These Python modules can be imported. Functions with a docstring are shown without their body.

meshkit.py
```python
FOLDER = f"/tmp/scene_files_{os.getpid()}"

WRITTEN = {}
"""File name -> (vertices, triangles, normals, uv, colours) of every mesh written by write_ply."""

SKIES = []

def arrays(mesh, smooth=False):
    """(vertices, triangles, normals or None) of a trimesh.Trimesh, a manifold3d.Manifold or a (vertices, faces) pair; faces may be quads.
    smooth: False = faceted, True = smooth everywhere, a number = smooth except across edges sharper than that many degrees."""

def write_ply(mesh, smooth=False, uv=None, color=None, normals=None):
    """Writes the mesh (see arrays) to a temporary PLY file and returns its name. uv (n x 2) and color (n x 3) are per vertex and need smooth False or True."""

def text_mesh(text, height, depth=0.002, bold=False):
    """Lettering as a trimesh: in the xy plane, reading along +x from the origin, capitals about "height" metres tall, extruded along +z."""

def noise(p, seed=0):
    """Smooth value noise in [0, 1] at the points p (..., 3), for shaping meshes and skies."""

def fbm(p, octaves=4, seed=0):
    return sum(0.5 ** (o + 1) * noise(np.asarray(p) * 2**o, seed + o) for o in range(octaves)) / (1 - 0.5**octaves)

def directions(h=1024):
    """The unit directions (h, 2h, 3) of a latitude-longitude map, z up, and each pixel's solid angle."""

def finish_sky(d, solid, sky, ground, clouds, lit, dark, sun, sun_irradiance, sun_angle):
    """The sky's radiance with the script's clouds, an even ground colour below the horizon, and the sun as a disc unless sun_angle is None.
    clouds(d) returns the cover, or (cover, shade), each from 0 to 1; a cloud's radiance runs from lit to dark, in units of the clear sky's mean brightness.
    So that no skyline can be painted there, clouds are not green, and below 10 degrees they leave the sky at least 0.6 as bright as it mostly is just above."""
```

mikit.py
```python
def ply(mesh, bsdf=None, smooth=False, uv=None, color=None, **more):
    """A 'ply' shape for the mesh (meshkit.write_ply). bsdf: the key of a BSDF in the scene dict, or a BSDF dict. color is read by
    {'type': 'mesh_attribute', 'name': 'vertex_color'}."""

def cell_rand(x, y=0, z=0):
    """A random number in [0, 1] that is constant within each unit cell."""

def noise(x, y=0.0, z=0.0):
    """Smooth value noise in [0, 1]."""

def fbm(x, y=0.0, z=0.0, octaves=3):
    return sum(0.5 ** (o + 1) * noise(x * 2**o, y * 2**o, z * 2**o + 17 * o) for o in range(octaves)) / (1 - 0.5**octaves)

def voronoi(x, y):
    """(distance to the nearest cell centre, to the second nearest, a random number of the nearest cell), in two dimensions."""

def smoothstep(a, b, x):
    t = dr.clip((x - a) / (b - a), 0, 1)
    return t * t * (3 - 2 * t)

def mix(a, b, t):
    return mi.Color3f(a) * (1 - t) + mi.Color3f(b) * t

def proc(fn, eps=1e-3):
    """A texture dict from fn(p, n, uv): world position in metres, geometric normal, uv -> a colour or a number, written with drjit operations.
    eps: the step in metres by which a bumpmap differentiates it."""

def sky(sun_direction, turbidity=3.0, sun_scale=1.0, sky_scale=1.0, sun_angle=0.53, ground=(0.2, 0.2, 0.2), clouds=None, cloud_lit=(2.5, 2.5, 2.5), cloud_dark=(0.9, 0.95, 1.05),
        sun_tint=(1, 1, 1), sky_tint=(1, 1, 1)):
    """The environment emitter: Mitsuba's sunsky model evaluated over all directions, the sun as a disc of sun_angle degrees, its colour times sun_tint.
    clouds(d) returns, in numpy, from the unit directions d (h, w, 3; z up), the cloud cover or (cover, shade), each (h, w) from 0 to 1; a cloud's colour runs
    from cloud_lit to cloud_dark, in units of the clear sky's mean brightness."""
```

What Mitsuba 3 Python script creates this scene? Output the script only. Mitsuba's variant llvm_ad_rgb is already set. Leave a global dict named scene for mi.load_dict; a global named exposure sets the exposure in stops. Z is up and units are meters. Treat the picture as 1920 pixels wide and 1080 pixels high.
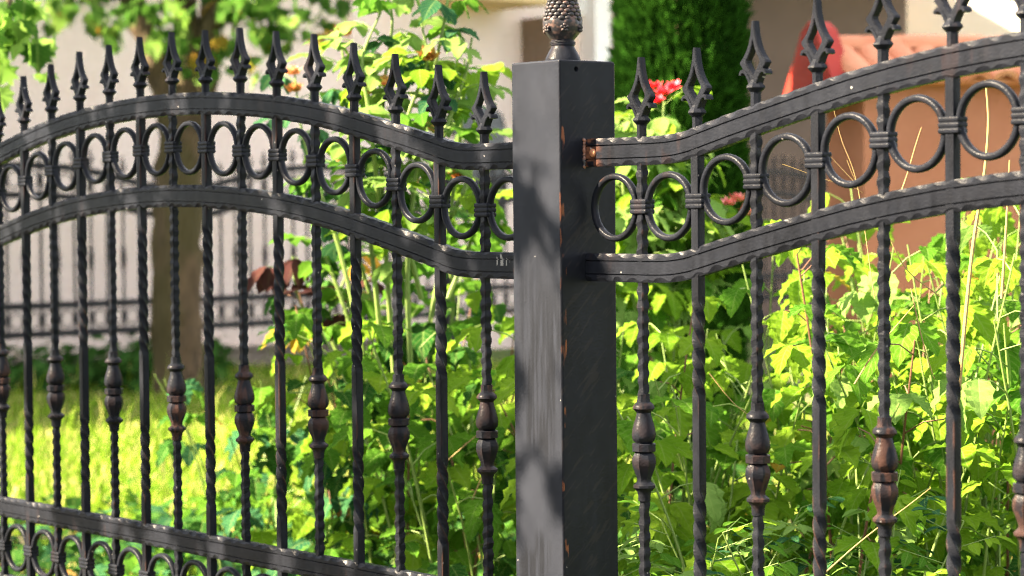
import math, random
import numpy as np, trimesh, mitsuba as mi, mikit
import drjit as dr
import manifold3d as m3
from shapely.geometry import Polygon
from mikit import noise, fbm, smoothstep, mix, voronoi, proc

rng = np.random.default_rng(7)
random.seed(7)
T = mi.ScalarTransform4f
scene, labels = {}, {}

# ------------------------------------------------------------------ camera, light, exposure
EYE = np.array([0.0, 0.0, 1.05])
FPX = 4400.0                                   # focal length in pixels of the 1920 wide photograph
CX, CZ, CY = np.array([0.99996, -0.0003, -0.00898]), np.array([0.008987, 0.03332, 0.99940]), np.array([0.0, 0.99944, -0.03332])
scene['camera'] = {'type': 'thinlens', 'fov': math.degrees(2 * math.atan(960 / FPX)), 'fov_axis': 'x', 'aperture_radius': 0.0068,
                   'focus_distance': 3.62, 'near_clip': 0.05, 'far_clip': 400.0,
                   'to_world': T().look_at(origin=EYE.tolist(), target=(EYE + CY).tolist(), up=CZ.tolist())}
SUN = np.array([-0.80, -0.12, 0.59])
scene['sky'] = mikit.sky(SUN.tolist(), turbidity=3, sun_tint=(0.96, 0.985, 1.02), sun_scale=1.15, sky_scale=0.9,
                         clouds=lambda d: 0.75 * np.ones(d.shape[:2]), cloud_lit=(1.14, 1.05, 0.98))
exposure = 4.75


def at(u, v, depth):
    """The world point seen at pixel (u, v) of the 1920 x 1080 photograph, `depth` metres along the view axis."""
    d = CX * (u - 960) / FPX - CZ * (v - 540) / FPX + CY
    return EYE + d * depth


# ------------------------------------------------------------------ helpers
class Counter(dict):
    def next(self, key):
        n = self.get(key, 0)
        self[key] = n + 1
        return key if n == 0 else f'{key}_{n:03d}'


count = Counter()


def add(key, shape, to_world=None, **tags):
    """One entry of the scene; shape is a ply dict (shared between copies)."""
    key = count.next(key)
    scene[key] = dict(shape) if to_world is None else {**shape, 'to_world': to_world}
    if tags:
        labels[key] = tags
    return key


def thing(key, label, category, group=None):
    key = count.next(key)
    labels[key] = {'label': label, 'category': category}
    if group:
        labels[key]['group'] = group
    return key


def mat4(R=None, t=(0, 0, 0)):
    m = np.eye(4)
    if R is not None:
        m[:3, :3] = R
    m[:3, 3] = t
    return m


def tw(m):
    return T(np.ascontiguousarray(m))


def rotz(a):
    c, s = math.cos(a), math.sin(a)
    return np.array([[c, -s, 0], [s, c, 0], [0, 0, 1.0]])


def roty(a):
    c, s = math.cos(a), math.sin(a)
    return np.array([[c, 0, s], [0, 1, 0], [-s, 0, c.real]])


def rotx(a):
    c, s = math.cos(a), math.sin(a)
    return np.array([[1, 0, 0], [0, c, -s], [0, s, c]])


def loft(rings, closed=True, caps=True):
    """Skin a list of equal closed rings (n x 3 each) into one mesh."""
    R = np.asarray(rings, float)
    n, k = R.shape[:2]
    i, j = np.meshgrid(np.arange(n - 1), np.arange(k), indexing='ij')
    a, b = i * k + j, i * k + (j + 1) % k
    q = np.stack([a, b, b + k, a + k], -1).reshape(-1, 4)
    f = np.vstack([q[:, [0, 1, 2]], q[:, [0, 2, 3]]])
    v = R.reshape(-1, 3)
    if caps:
        v = np.vstack([v, R[0].mean(0), R[-1].mean(0)])
        j = np.arange(k)
        f = np.vstack([f, np.stack([np.full(k, n * k), (j + 1) % k, j], 1), np.stack([np.full(k, n * k + 1), (n - 1) * k + j, (n - 1) * k + (j + 1) % k], 1)])
    m = trimesh.Trimesh(v, f, process=False)
    return m


def tube(points, radii, sides=6):
    p = np.asarray(points, float)
    r = np.broadcast_to(radii, (len(p),))
    t = np.gradient(p, axis=0)
    t /= np.linalg.norm(t, axis=1, keepdims=True) + 1e-12
    ref = np.where(np.abs(t[:, 2:]) < 0.9, [0, 0, 1.0], [1.0, 0, 0])
    a = np.cross(t, ref)
    a /= np.linalg.norm(a, axis=1, keepdims=True) + 1e-12
    b = np.cross(t, a)
    an = np.arange(sides) * 2 * np.pi / sides
    return loft(p[:, None] + r[:, None, None] * (np.cos(an)[None, :, None] * a[:, None] + np.sin(an)[None, :, None] * b[:, None]))


def box(x0, x1, y0, y1, z0, z1):
    m = trimesh.creation.box((x1 - x0, y1 - y0, z1 - z0))
    m.apply_translation(((x0 + x1) / 2, (y0 + y1) / 2, (z0 + z1) / 2))
    return m


def rounded_box(x0, x1, y0, y1, z0, z1, r):
    pts = [m3.Manifold.sphere(r, 16).translate((x, y, z)) for x in (x0 + r, x1 - r) for y in (y0 + r, y1 - r) for z in (z0 + r, z1 - r)]
    return m3.Manifold.batch_hull(pts)


def tm(man):
    m = man.to_mesh()
    return trimesh.Trimesh(np.array(m.vert_properties[:, :3]), np.array(m.tri_verts), process=False)


def cat(ms):
    return trimesh.util.concatenate([x if isinstance(x, trimesh.Trimesh) else tm(x) for x in ms])


def smooth_path(pts, n):
    """Catmull-Rom through the points."""
    p = np.asarray(pts, float)
    p = np.vstack([2 * p[0] - p[1], p, 2 * p[-1] - p[-2]])
    u = np.linspace(0, len(p) - 3 - 1e-6, n)
    i = u.astype(int)
    t = (u - i)[:, None]
    a, b, c, d = p[i], p[i + 1], p[i + 2], p[i + 3]
    return 0.5 * (2 * b + (c - a) * t + (2 * a - 5 * b + 4 * c - d) * t * t + (3 * b - a - 3 * c + d) * t ** 3)


def bsdf(key, d, two=True):
    scene[key] = {'type': 'twosided', 'bsdf': d} if two else d
    return key


def principled(color, rough=0.6, **k):
    return {'type': 'principled', 'base_color': color if isinstance(color, dict) else {'type': 'rgb', 'value': list(color)}, 'roughness': rough, **k}


# ------------------------------------------------------------------ the fence's own frame: x along it (to the right), y away from the camera, z up
PHI = math.radians(39.95)
FC = np.array([0.0792, 3.5185, 1.05])
TX = np.array([math.sin(PHI), -math.cos(PHI), 0])        # along the fence
TY = np.array([math.cos(PHI), math.sin(PHI), 0])         # to its back
FR = np.stack([TX, TY, [0, 0, 1.0]], 1)
FENCE = mat4(FR, FC)


def local(p):
    q = mi.Point3f(p.x - FC[0], p.y - FC[1], p.z - FC[2])
    return q.x * TX[0] + q.y * TX[1], q.x * TY[0] + q.y * TY[1], q.z


# ------------------------------------------------------------------ materials
COPPER = (0.21, 0.088, 0.045)


def iron_color(p, n, uv):
    """Matt black paint, rubbed to copper on what stands proud, flecked with dust and droppings."""
    s, y, z = local(p)
    big = fbm(s * 9, y * 40 + 3, z * 7, octaves=3)
    fine = fbm(s * 120, y * 120, z * 38, octaves=3)
    col = mix((0.0034, 0.0038, 0.0052), (0.0160, 0.0182, 0.0250), big * 0.7 + fine * 0.5 - 0.1)
    rub = smoothstep(0.60, 0.73, fbm(s * 90 + 7, y * 90, z * 16 + 5, octaves=2)) * smoothstep(0.42, 0.62, fbm(s * 7, y * 7, z * 4 + 9, octaves=2))
    d1, _, w = voronoi(s * 70 + y * 31, z * 70)
    fleck = dr.select((w > 0.99) & (d1 < 0.04 + 0.12 * fbm(s * 300, z * 300)), 0.6, 0.0)
    col = mix(col, COPPER, rub * 0.03)
    end = smoothstep(0.100, 0.060, s) * dr.select((s > 0.05) & (z > 0.04), 1.0, 0.0) * smoothstep(0.40, 0.62, fbm(s * 70, y * 70, z * 90 + 3, octaves=3))
    col = mix(col, (0.17, 0.070, 0.036), end * 0.85)
    drip = dr.select((s > -0.150) & (s < -0.092) & (z > -0.086) & (z < -0.055), 1.0, 0.0) * smoothstep(0.60, 0.68, fbm(s * 230, 2.0, z * 50, octaves=2))
    col = mix(col, (0.30, 0.29, 0.27), drip * 0.8)
    return mix(col, (0.42, 0.40, 0.37), fleck)


def bar_color(p, n, uv):
    """The bars and their knobs: the rub follows the corners that stand off the axis of each bar (114 mm apart)."""
    s, y, z = local(p)
    k = dr.abs(s) - 0.171 - dr.select(s < 0, 0.016, 0.0)
    dx = k - 0.114 * dr.floor(k / 0.114 + 0.5)
    r = dr.sqrt(dx * dx + y * y)
    fine = fbm(s * 160, y * 160, z * 45, octaves=3)
    col = mix((0.0030, 0.0033, 0.0043), (0.0140, 0.0156, 0.0208), fbm(s * 12, y * 40, z * 9) * 0.8 + fine * 0.5 - 0.1)
    where = smoothstep(0.40, 0.60, fbm(s * 6 + 3, y * 3, z * 5, octaves=2))
    corner = smoothstep(0.0078, 0.0094, r) * smoothstep(0.42, 0.60, fbm(s * 140, y * 140, z * 28 + 2, octaves=2))
    knob = smoothstep(0.0125, 0.0165, r) * smoothstep(0.35, 0.65, fbm(s * 110, y * 110, z * 60 + 4, octaves=2))
    col = mix(col, COPPER, dr.clip(corner * where * 0.13 + knob * 0.03, 0, 0.5))
    d1, _, w = voronoi(s * 90 + y * 75, z * 75)
    return mix(col, (0.42, 0.40, 0.37), dr.select((w > 0.985) & (d1 < 0.10), 0.4, 0.0))


def post_color(p, n, uv):
    s, y, z = local(p)
    f = dr.abs(dr.dot(mi.Vector3f(n), mi.Vector3f(*TX.tolist()))) < 0.5         # the wide front face, the other face otherwise
    a = dr.select(f, s, y)
    streak = fbm(a * 210 + 3, z * 11, dr.select(f, 1.0, 7.0), octaves=4)
    cloud = fbm(a * 16, z * 7 + 3, dr.select(f, 2.0, 9.0), octaves=3)
    brush = smoothstep(0.50, 0.62, cloud) * smoothstep(0.25, 0.60, streak) * smoothstep(-0.02, -0.20, z) * dr.select(f, 1.0, 0.35)
    col = mix(mix((0.0115, 0.0130, 0.0178), (0.0240, 0.0270, 0.0360), fbm(a * 30, z * 16, 5.0, octaves=4)), (0.0055, 0.0057, 0.0065), brush * 0.55)
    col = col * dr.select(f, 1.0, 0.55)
    diag = smoothstep(0.66, 0.76, fbm((y + z) * 25, (y - z) * 170, 3.0, octaves=2)) * dr.select(f, 0.0, 0.03)
    col = mix(col, (0.22, 0.16, 0.11), diag)
    edge = smoothstep(0.0538, 0.0551, dr.maximum(dr.abs(s), dr.select(f, 0.0, dr.abs(y)))) * dr.select(y < -0.045, 1.0, 0.0) * dr.select(s > 0.0, 1.0, 0.4)
    chip = edge * smoothstep(0.60, 0.66, fbm(s * 80, y * 80, z * 22 + 1, octaves=3)) * 0.7
    col = mix(col, (0.26, 0.090, 0.034), chip * 0.85)
    d1, _, w = voronoi(a * 95, z * 80)
    return mix(col, (0.45, 0.43, 0.40), dr.select((w > 0.994) & (d1 < 0.08), 0.5, 0.0))


def iron_rough(p, n, uv):
    return 0.27 + 0.20 * fbm(p.x * 60, p.y * 60, p.z * 24, octaves=2)


def iron_bump(p, n, uv):
    return fbm(p.x * 380, p.y * 380, p.z * 380, octaves=2)


def painted(color, bump=0.0004):
    return {'type': 'bumpmap', 'arbitrary': proc(iron_bump, 4e-4), 'scale': bump,
            'bsdf': principled(proc(color), proc(iron_rough), specular=0.08)}


bsdf('iron', painted(iron_color))
bsdf('bar_iron', painted(bar_color))
bsdf('post_iron', painted(post_color))


def cone_color(p, n, uv):
    return mix((0.022, 0.021, 0.023), (0.10, 0.062, 0.052), smoothstep(0.45, 0.80, fbm(p.x * 170, p.y * 170, p.z * 170, octaves=2)))


bsdf('cone_iron', principled(proc(cone_color), 0.42, specular=0.25))
bsdf('hole_shade_black', principled((0.006, 0.006, 0.006), 0.8))
bsdf('copper', principled((0.36, 0.15, 0.07), 0.42, specular=0.5))
bsdf('rusty_iron', principled(proc(lambda p, n, uv: mix((0.028, 0.027, 0.028), (0.22, 0.10, 0.06), smoothstep(0.42, 0.62, fbm(p.x * 60, p.y * 60, p.z * 120, octaves=3)))), 0.5))
bsdf('far_iron', principled((0.018, 0.018, 0.022), 0.5, specular=0.2))


# ------------------------------------------------------------------ fence meshes (own frame)
ARCH_S = np.array([0.0, 0.05, 0.20, 0.235, 0.27, 0.30, 0.35, 0.42, 0.495, 0.57, 0.65, 0.73, 0.81, 0.90, 1.0, 1.10])
ARCH_Z = np.array([.103, .1035, .1035, .1045, .109, .1165, .1285, .1440, .1600, .1755, .1890, .2000, .2080, .2145, .2195, .2210])


def arch(s, centre):
    """Height of the upper rail's top edge at distance s from the post."""
    s = np.abs(np.asarray(s, float))
    return np.interp(np.where(s > centre, 2 * centre - s, s), ARCH_S, ARCH_Z)


RH = 0.0205


def rail_mesh(side, centre, zoff, flat=None, seed=0):
    n = 480
    s = np.linspace(0.0556, 2 * centre - 0.0556, n) * side
    zc = np.full(n, flat) if flat is not None else arch(s, centre) - RH + zoff
    if flat is None:
        k = np.ones(7) / 7
        zc = np.convolve(np.pad(zc, 3, mode='edge'), k, mode='valid')
    slope = np.gradient(zc, s)
    r = np.random.default_rng(seed)

    def dents(period):
        c = np.zeros(n)
        x = 0.06
        while x < 2 * centre:
            w, d = r.uniform(0.009, 0.014), r.uniform(0.0018, 0.0042)
            c = np.maximum(c, d * np.sqrt(np.clip(1 - ((np.abs(s) - x) / w) ** 2, 0, 1)))
            x += period * r.uniform(0.8, 1.2)
        return 0.0012 + c
    ct, cb, kt, kb = dents(0.031), dents(0.031), dents(0.029), dents(0.029)
    rings = []
    h, w = RH, 0.0085
    for i in range(n):
        prof = [(-w + cb[i] * .8, -h), (-w, -h + cb[i] * 1.5), (-w, -.0108), (-w + .0024, -.0103), (-w + .0024, -.0092), (-w, -.0087), (-w, .0087), (-w + .0024, .0092), (-w + .0024, .0103), (-w, .0108),
                (-w, h - ct[i] * 1.5), (-w + ct[i] * .8, h), (w - kt[i] * .8, h), (w, h - kt[i] * 1.5), (w, -h + kb[i] * 1.5), (w - kb[i] * .8, -h)]
        a = math.atan(slope[i])
        rings.append([(s[i] - z * math.sin(a), y, zc[i] + z * math.cos(a)) for y, z in prof])
    m = loft(rings)
    if side < 0:
        m.invert()
    m.invert()
    return m


def bar_section(c, ang=0.0, half=0.007):
    h = half
    p = np.array([(h, -h + c), (h, h - c), (h - c, h), (-h + c, h), (-h, h - c), (-h, -h + c), (-h + c, -h), (h - c, -h)])
    ca, sa = math.cos(ang), math.sin(ang)
    return p @ np.array([[ca, sa], [-sa, ca]])


def twist_section(ang):
    h, c, d = 0.0072, 0.0010, 0.0018
    p = np.array([(h - d, 0), (h, h - c), (h - c, h), (0, h - d), (-h + c, h), (-h, h - c), (-h + d, 0), (-h, -h + c), (-h + c, -h), (0, -h + d), (h - c, -h), (h, -h + c)])
    ca, sa = math.cos(ang), math.sin(ang)
    return p @ np.array([[ca, sa], [-sa, ca]])


def stack(zs, secs):
    return loft([np.column_stack([q, np.full(len(q), z)]) for z, q in zip(zs, secs)])


KZ = -0.347
KNOB = [(.0775, .0088), (.070, .0090), (.066, .0097), (.0625, .0135), (.060, .0153), (.0565, .0156), (.0535, .0125), (.0505, .0101), (.0437, .0115), (.0380, .0132), (.0324, .0148), (.0255, .0165), (.0189, .0172),
        (.0145, .0168), (.0108, .0155), (.0080, .0127), (.0064, .0120), (.0056, .0160), (.0050, .0167), (-.0050, .0167), (-.0056, .0160), (-.0064, .0120), (-.0090, .0140), (-.0149, .0166), (-.0200, .0172), (-.0260, .0167),
        (-.0351, .0137), (-.0420, .0110), (-.0464, .0097), (-.0495, .0100), (-.0520, .0125), (-.0545, .0155), (-.0580, .0156), (-.0605, .0130), (-.064, .0100), (-.069, .0090), (-.0775, .0088)]


def octagon(r):
    a = (np.arange(8) + 0.5) * np.pi / 4
    return np.column_stack([r * np.cos(a), r * np.sin(a)]) / math.cos(math.pi / 8)


def knob_mesh():
    return stack([KZ + z for z, _ in KNOB], [octagon(r) for _, r in KNOB])


ZLOW = -0.80


def hammered_bar(top, seed):
    r = np.random.default_rng(seed)
    zs = np.arange(ZLOW, top + 1e-6, 0.0045)
    secs, ph = [], r.uniform(0, 6.28, 4)
    for z in zs:
        near = abs(z - KZ)
        thin = 0.86 + 0.14 * min(1, near / 0.16)
        q = bar_section(0.0016)
        for k, (a, b) in enumerate(((0, 7), (1, 2), (3, 4), (5, 6))):        # each corner is beaten in at its own rhythm
            t = 0.5 + 0.5 * math.sin(z * 2 * math.pi / 0.021 + ph[k] + 1.1 * math.sin(z * 37 + k))
            d = 1 - 0.26 * t * (1 if z < 0.30 else 0.3)
            q[a] *= d
            q[b] *= d
        secs.append(q * thin * 1.04)
    return stack(zs, secs)


def twisted_bar(top, lower_rail, seed):
    zs = np.arange(ZLOW, top + 1e-6, 0.0036)
    rate = 2 * math.pi / 0.112
    up0, up1 = KZ + 0.082, min(KZ + 0.082 + 0.25, lower_rail - 0.033)
    lo0, lo1 = KZ - 0.19, KZ - 0.052
    secs = []
    for z in zs:
        q1, q2 = round((up1 - up0) * rate / (math.pi / 2)) * math.pi / 2, round((lo1 - lo0) * rate / (math.pi / 2)) * math.pi / 2
        ang = -(q1 * np.clip((z - up0) / (up1 - up0), 0, 1) + q2 * np.clip((z - lo0) / (lo1 - lo0), 0, 1))
        tw_ = (up0 < z < up1) or (lo0 < z < lo1)
        q = twist_section(ang)
        if not tw_:
            q[[0, 3, 6, 9]] *= 0.0070 / 0.0054
        secs.append(q)
    return stack(zs, secs)


def extrude_xz(poly, depth):
    m = trimesh.creation.extrude_polygon(poly, depth, engine='earcut')
    m.apply_translation((0, 0, -depth / 2))
    m.apply_transform(mat4(np.array([[1, 0, 0], [0, 0, 1], [0, 1, 0.0]])))
    m.invert()
    return m


def bevelled(poly, depth, b):
    inner = poly.buffer(-b, join_style=1)
    parts = [extrude_xz(poly, depth - 2 * b)]
    for g in getattr(inner, 'geoms', [inner]):
        if not g.is_empty:
            parts.append(extrude_xz(g, depth))
    mid = poly.buffer(-b / 2.2, join_style=1)
    for g in getattr(mid, 'geoms', [mid]):
        if not g.is_empty:
            parts.append(extrude_xz(g, depth - b * 0.7))
    return cat(parts)


def finial_mesh():
    """Spear point: collar, two curled leaves and an open diamond drawn out to a tip.  z = 0 is the rail's top."""
    def side(pts):
        return smooth_path(pts, 14)
    right_out = np.vstack([side([(.0022, .1135), (.0034, .1050), (.0052, .0930), (.0100, .0780), (.0172, .0660), (.0242, .0585)]), [(.0250, .0560), (.0238, .0540)], side([(.0238, .0540), (.0150, .0430), (.0070, .0300)])[1:]])
    outline = Polygon(np.vstack([right_out, (right_out * [-1, 1])[::-1]]))
    inner = np.vstack([side([(0, .0870), (.0025, .0780), (.0070, .0680), (.0120, .0600)]), side([(.0120, .0565), (.0065, .0480), (0.0, .0400)])])
    hole = Polygon(np.vstack([inner, (inner * [-1, 1])[::-1]])).buffer(0)
    body = bevelled(outline.difference(hole), 0.0125, 0.0014)
    parts = [body]
    for sg in (1, -1):
        mid = side([(.0035, .0265), (.0075, .0350), (.0125, .0425), (.0178, .0455), (.0222, .0440), (.0235, .0400)])
        d = np.gradient(mid, axis=0)
        nn = np.column_stack([-d[:, 1], d[:, 0]]) / np.linalg.norm(d, axis=1)[:, None]
        w = np.linspace(.0030, .0022, len(mid))[:, None]
        strip = np.vstack([mid + nn * w, (mid - nn * w)[::-1]]) * [sg, 1]
        parts.append(bevelled(Polygon(strip).buffer(0), 0.0150, 0.0010))
    prof = [(-.004, .0070), (.0135, .0070), (.0165, .0075), (.0195, .0105), (.0225, .0128), (.0250, .0122), (.0290, .0085), (.0335, .0062)]
    parts.append(stack([z for z, _ in prof], [octagon(r) for _, r in prof]))
    return cat(parts)


def torus(R, ra, rb, n=40, k=10):
    """Ring in the x-z plane: section radius ra in the plane, rb across it."""
    rings = []
    for i in range(n + 1):
        a = 2 * math.pi * i / n
        rings.append([((R + ra * math.copysign(abs(math.cos(t)) ** .8, math.cos(t))) * math.cos(a), rb * math.copysign(abs(math.sin(t)) ** .8, math.sin(t)), (R + ra * math.copysign(abs(math.cos(t)) ** .8, math.cos(t))) * math.sin(a)) for t in np.arange(k) * 2 * math.pi / k])
    m = loft(rings, caps=False)
    m.fix_normals()
    return m


def wrap_mesh():
    """Three bands that bind a bar to the rings beside it."""
    return cat([rounded_box(-.0172, .0172, -.0098, .0098, z - .0036, z + .0036, .0026) for z in (-.0072, 0, .0072)] + [rounded_box(-.0160, .0160, -.0086, .0086, -.0095, .0095, .002)])


RING_Z, LOW_RING_Z = -0.1015, -0.691
ring_shape = mikit.ply(torus(.0452, .0050, .0060), 'iron', smooth=50)
wrap_shape = mikit.ply(wrap_mesh(), 'iron', smooth=40)
finial_shapes = mikit.ply(finial_mesh(), 'iron', smooth=32)
knob_shape = mikit.ply(knob_mesh(), 'bar_iron', smooth=34)


def panel_shapes(side, first, centre):
    """[(key tail, ply dict, offset matrix)] of a whole panel in the fence's frame; made once and reused by the fence far behind."""
    out = []
    seed = 11 if side < 0 else 57
    for i, (zo, fl) in enumerate(((0, None), (-0.169, None), (0, -0.6095), (0, -0.772))):
        out.append(('rail', mikit.ply(rail_mesh(side, centre, zo, fl, seed + i), 'iron', smooth=28), (0, 0, 0)))
    n = 17
    for i in range(n):
        s = side * (first + 0.114 * i)
        top = float(arch(s, centre))
        zl = top - 0.169 - 2 * RH
        if i % 2 == 0:
            bar = mikit.ply(hammered_bar(top - 0.004, seed * 31 + i), 'bar_iron', smooth=24)
        else:
            bar = mikit.ply(twisted_bar(top - 0.004, zl, seed + i), 'bar_iron', smooth=48)
        out.append(('baluster', bar, (s, 0, 0)))
        out.append(('baluster__finial', finial_shapes, (s, 0, top + 0.0018 * math.sin(i * 3.7 + seed))))
        if i % 2 == 0:
            out.append(('baluster__knob', knob_shape, (s, 0, 0.0035 * math.sin(i * 7.3 + seed))))
        rz = float(arch(s, centre)) + RING_Z
        out.append(('baluster__collar', wrap_shape, (s, 0, rz + 0.0022 * math.sin(i * 5.1 + seed))))
        out.append(('baluster__collar', wrap_shape, (s, 0, LOW_RING_Z)))
    for i in range(n + 1):
        s = side * (first + 0.114 * (i - 0.5))
        out.append(('ring', ring_shape, (s, 0, float(arch(s, centre)) + RING_Z)))
        out.append(('ring', ring_shape, (s, 0, LOW_RING_Z)))
    return out


def place_panel(name, shapes, frame, label, group=None, far=False):
    key = thing(name, label, 'fence', group)
    bar = None
    for tail, shp, off in shapes:
        m = frame @ mat4(None, off)
        if far:
            shp = {**shp, 'bsdf': {'type': 'ref', 'id': 'far_iron'}}
        if tail == 'baluster':
            bar = add(f'{key}__baluster', shp, tw(m))
        elif tail.startswith('baluster__'):
            add(f'{bar}__{tail.split("__")[1]}', shp, tw(m))
        else:
            add(f'{key}__{tail}', shp, tw(m))
    return key


left_shapes = panel_shapes(-1, 0.187, 1.099)
right_shapes = panel_shapes(1, 0.171, 1.083)
place_panel('iron_fence', left_shapes, FENCE, 'black wrought-iron fence section with arched top, in dappled shade left of the post')
right_panel = place_panel('iron_fence', right_shapes, FENCE, 'black wrought-iron fence section with arched top, in sun right of the post')
rivet = trimesh.creation.icosphere(subdivisions=3, radius=.0062)
rivet.apply_scale((1, .62, 1))
add(f'{right_panel}__rail__rivet', mikit.ply(rivet, 'copper', smooth=True), tw(FENCE @ mat4(None, (0.0755, -0.0095, .0825))), label='copper coloured rivet head at the end of the upper rail')
wr = np.random.default_rng(3)
bead = []
for k in range(26):
    e = trimesh.creation.icosphere(subdivisions=2, radius=wr.uniform(.0016, .0030))
    v_ = k / 25
    e.apply_translation((.0562 + wr.uniform(-.0008, .0008), -.0085 + wr.uniform(-.001, .001), .0615 + .042 * v_))
    bead.append(e)
add(f'{right_panel}__weld', mikit.ply(cat(bead), 'rusty_iron', smooth=True), tw(FENCE), label='rusty weld where the upper rail meets the post')

# post with its pine cone
PW, PT = 0.0552, 0.2195
shaft = rounded_box(-PW, PW, -PW, PW, -1.05 - .15, PT, 0.0035)
bore = m3.Manifold.cylinder(.03, .0042, .0042, 20).rotate((0, -90, 0)).translate((PW + .005, -0.0225, PT - .0135))
post = thing('fence_post', 'square black steel post with pine cone finial between the two panels', 'fence post')
add(f'{post}__shaft', mikit.ply(shaft - bore, 'post_iron', smooth=30), tw(FENCE))
plug = m3.Manifold.cylinder(.004, .0046, .0046, 20).rotate((0, -90, 0)).translate((PW - .012, -0.0225, PT - .0135))  # black disc in the bore, its colour painting in the darkness
add(f'{post}__shaft__hole', mikit.ply(tm(plug), 'hole_shade_black', smooth=30), tw(FENCE), label='black disc darkening the drilled hole near the top of the post')


def lathe(prof, n=48):
    a = np.arange(n) * 2 * np.pi / n
    return loft([np.column_stack([r * np.cos(a), r * np.sin(a), np.full(n, z)]) for r, z in prof])


cone = f'{post}__finial'
base = lathe([(.0268, 0), (.0272, .003), (.0262, .0065), (.0235, .012), (.0205, .0175), (.0180, .0215), (.0172, .0245), (.0182, .0262), (.0182, .0300), (.0172, .0320), (.0176, .0350)])
add(cone, mikit.ply(base, 'iron', smooth=30), tw(FENCE @ mat4(None, (0, 0, PT - .0005))), label='cast pine cone finial on top of the post')
cup_rings, nseg = [], 72
for z, r in ((.033, .0170), (.037, .0205), (.042, .0245), (.047, .0272), (.052, .0286), (.057, .0290), (.0610, .0285), (.0635, .0270)):
    a = np.arange(nseg) * 2 * np.pi / nseg
    k = np.clip((z - .037) / .024, 0, 1)
    lobe = 1 + .055 * k * np.abs(np.cos(a * 3 + .6)) - .02 * k
    groove = 1 - .06 * (1 - abs(2 * k - 1)) * np.exp(-((np.mod(a * 6 / (2 * np.pi), 1) - .5) / .13) ** 2)
    cup_rings.append(np.column_stack([r * lobe * groove * np.cos(a), r * lobe * groove * np.sin(a), z + .0045 * k * (np.abs(np.cos(a * 3 + .6)) - .5)]))
add(f'{cone}__leaf_cup', mikit.ply(loft(cup_rings), 'cone_iron', smooth=40), tw(FENCE @ mat4(None, (0, 0, PT))))
ros = []
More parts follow.
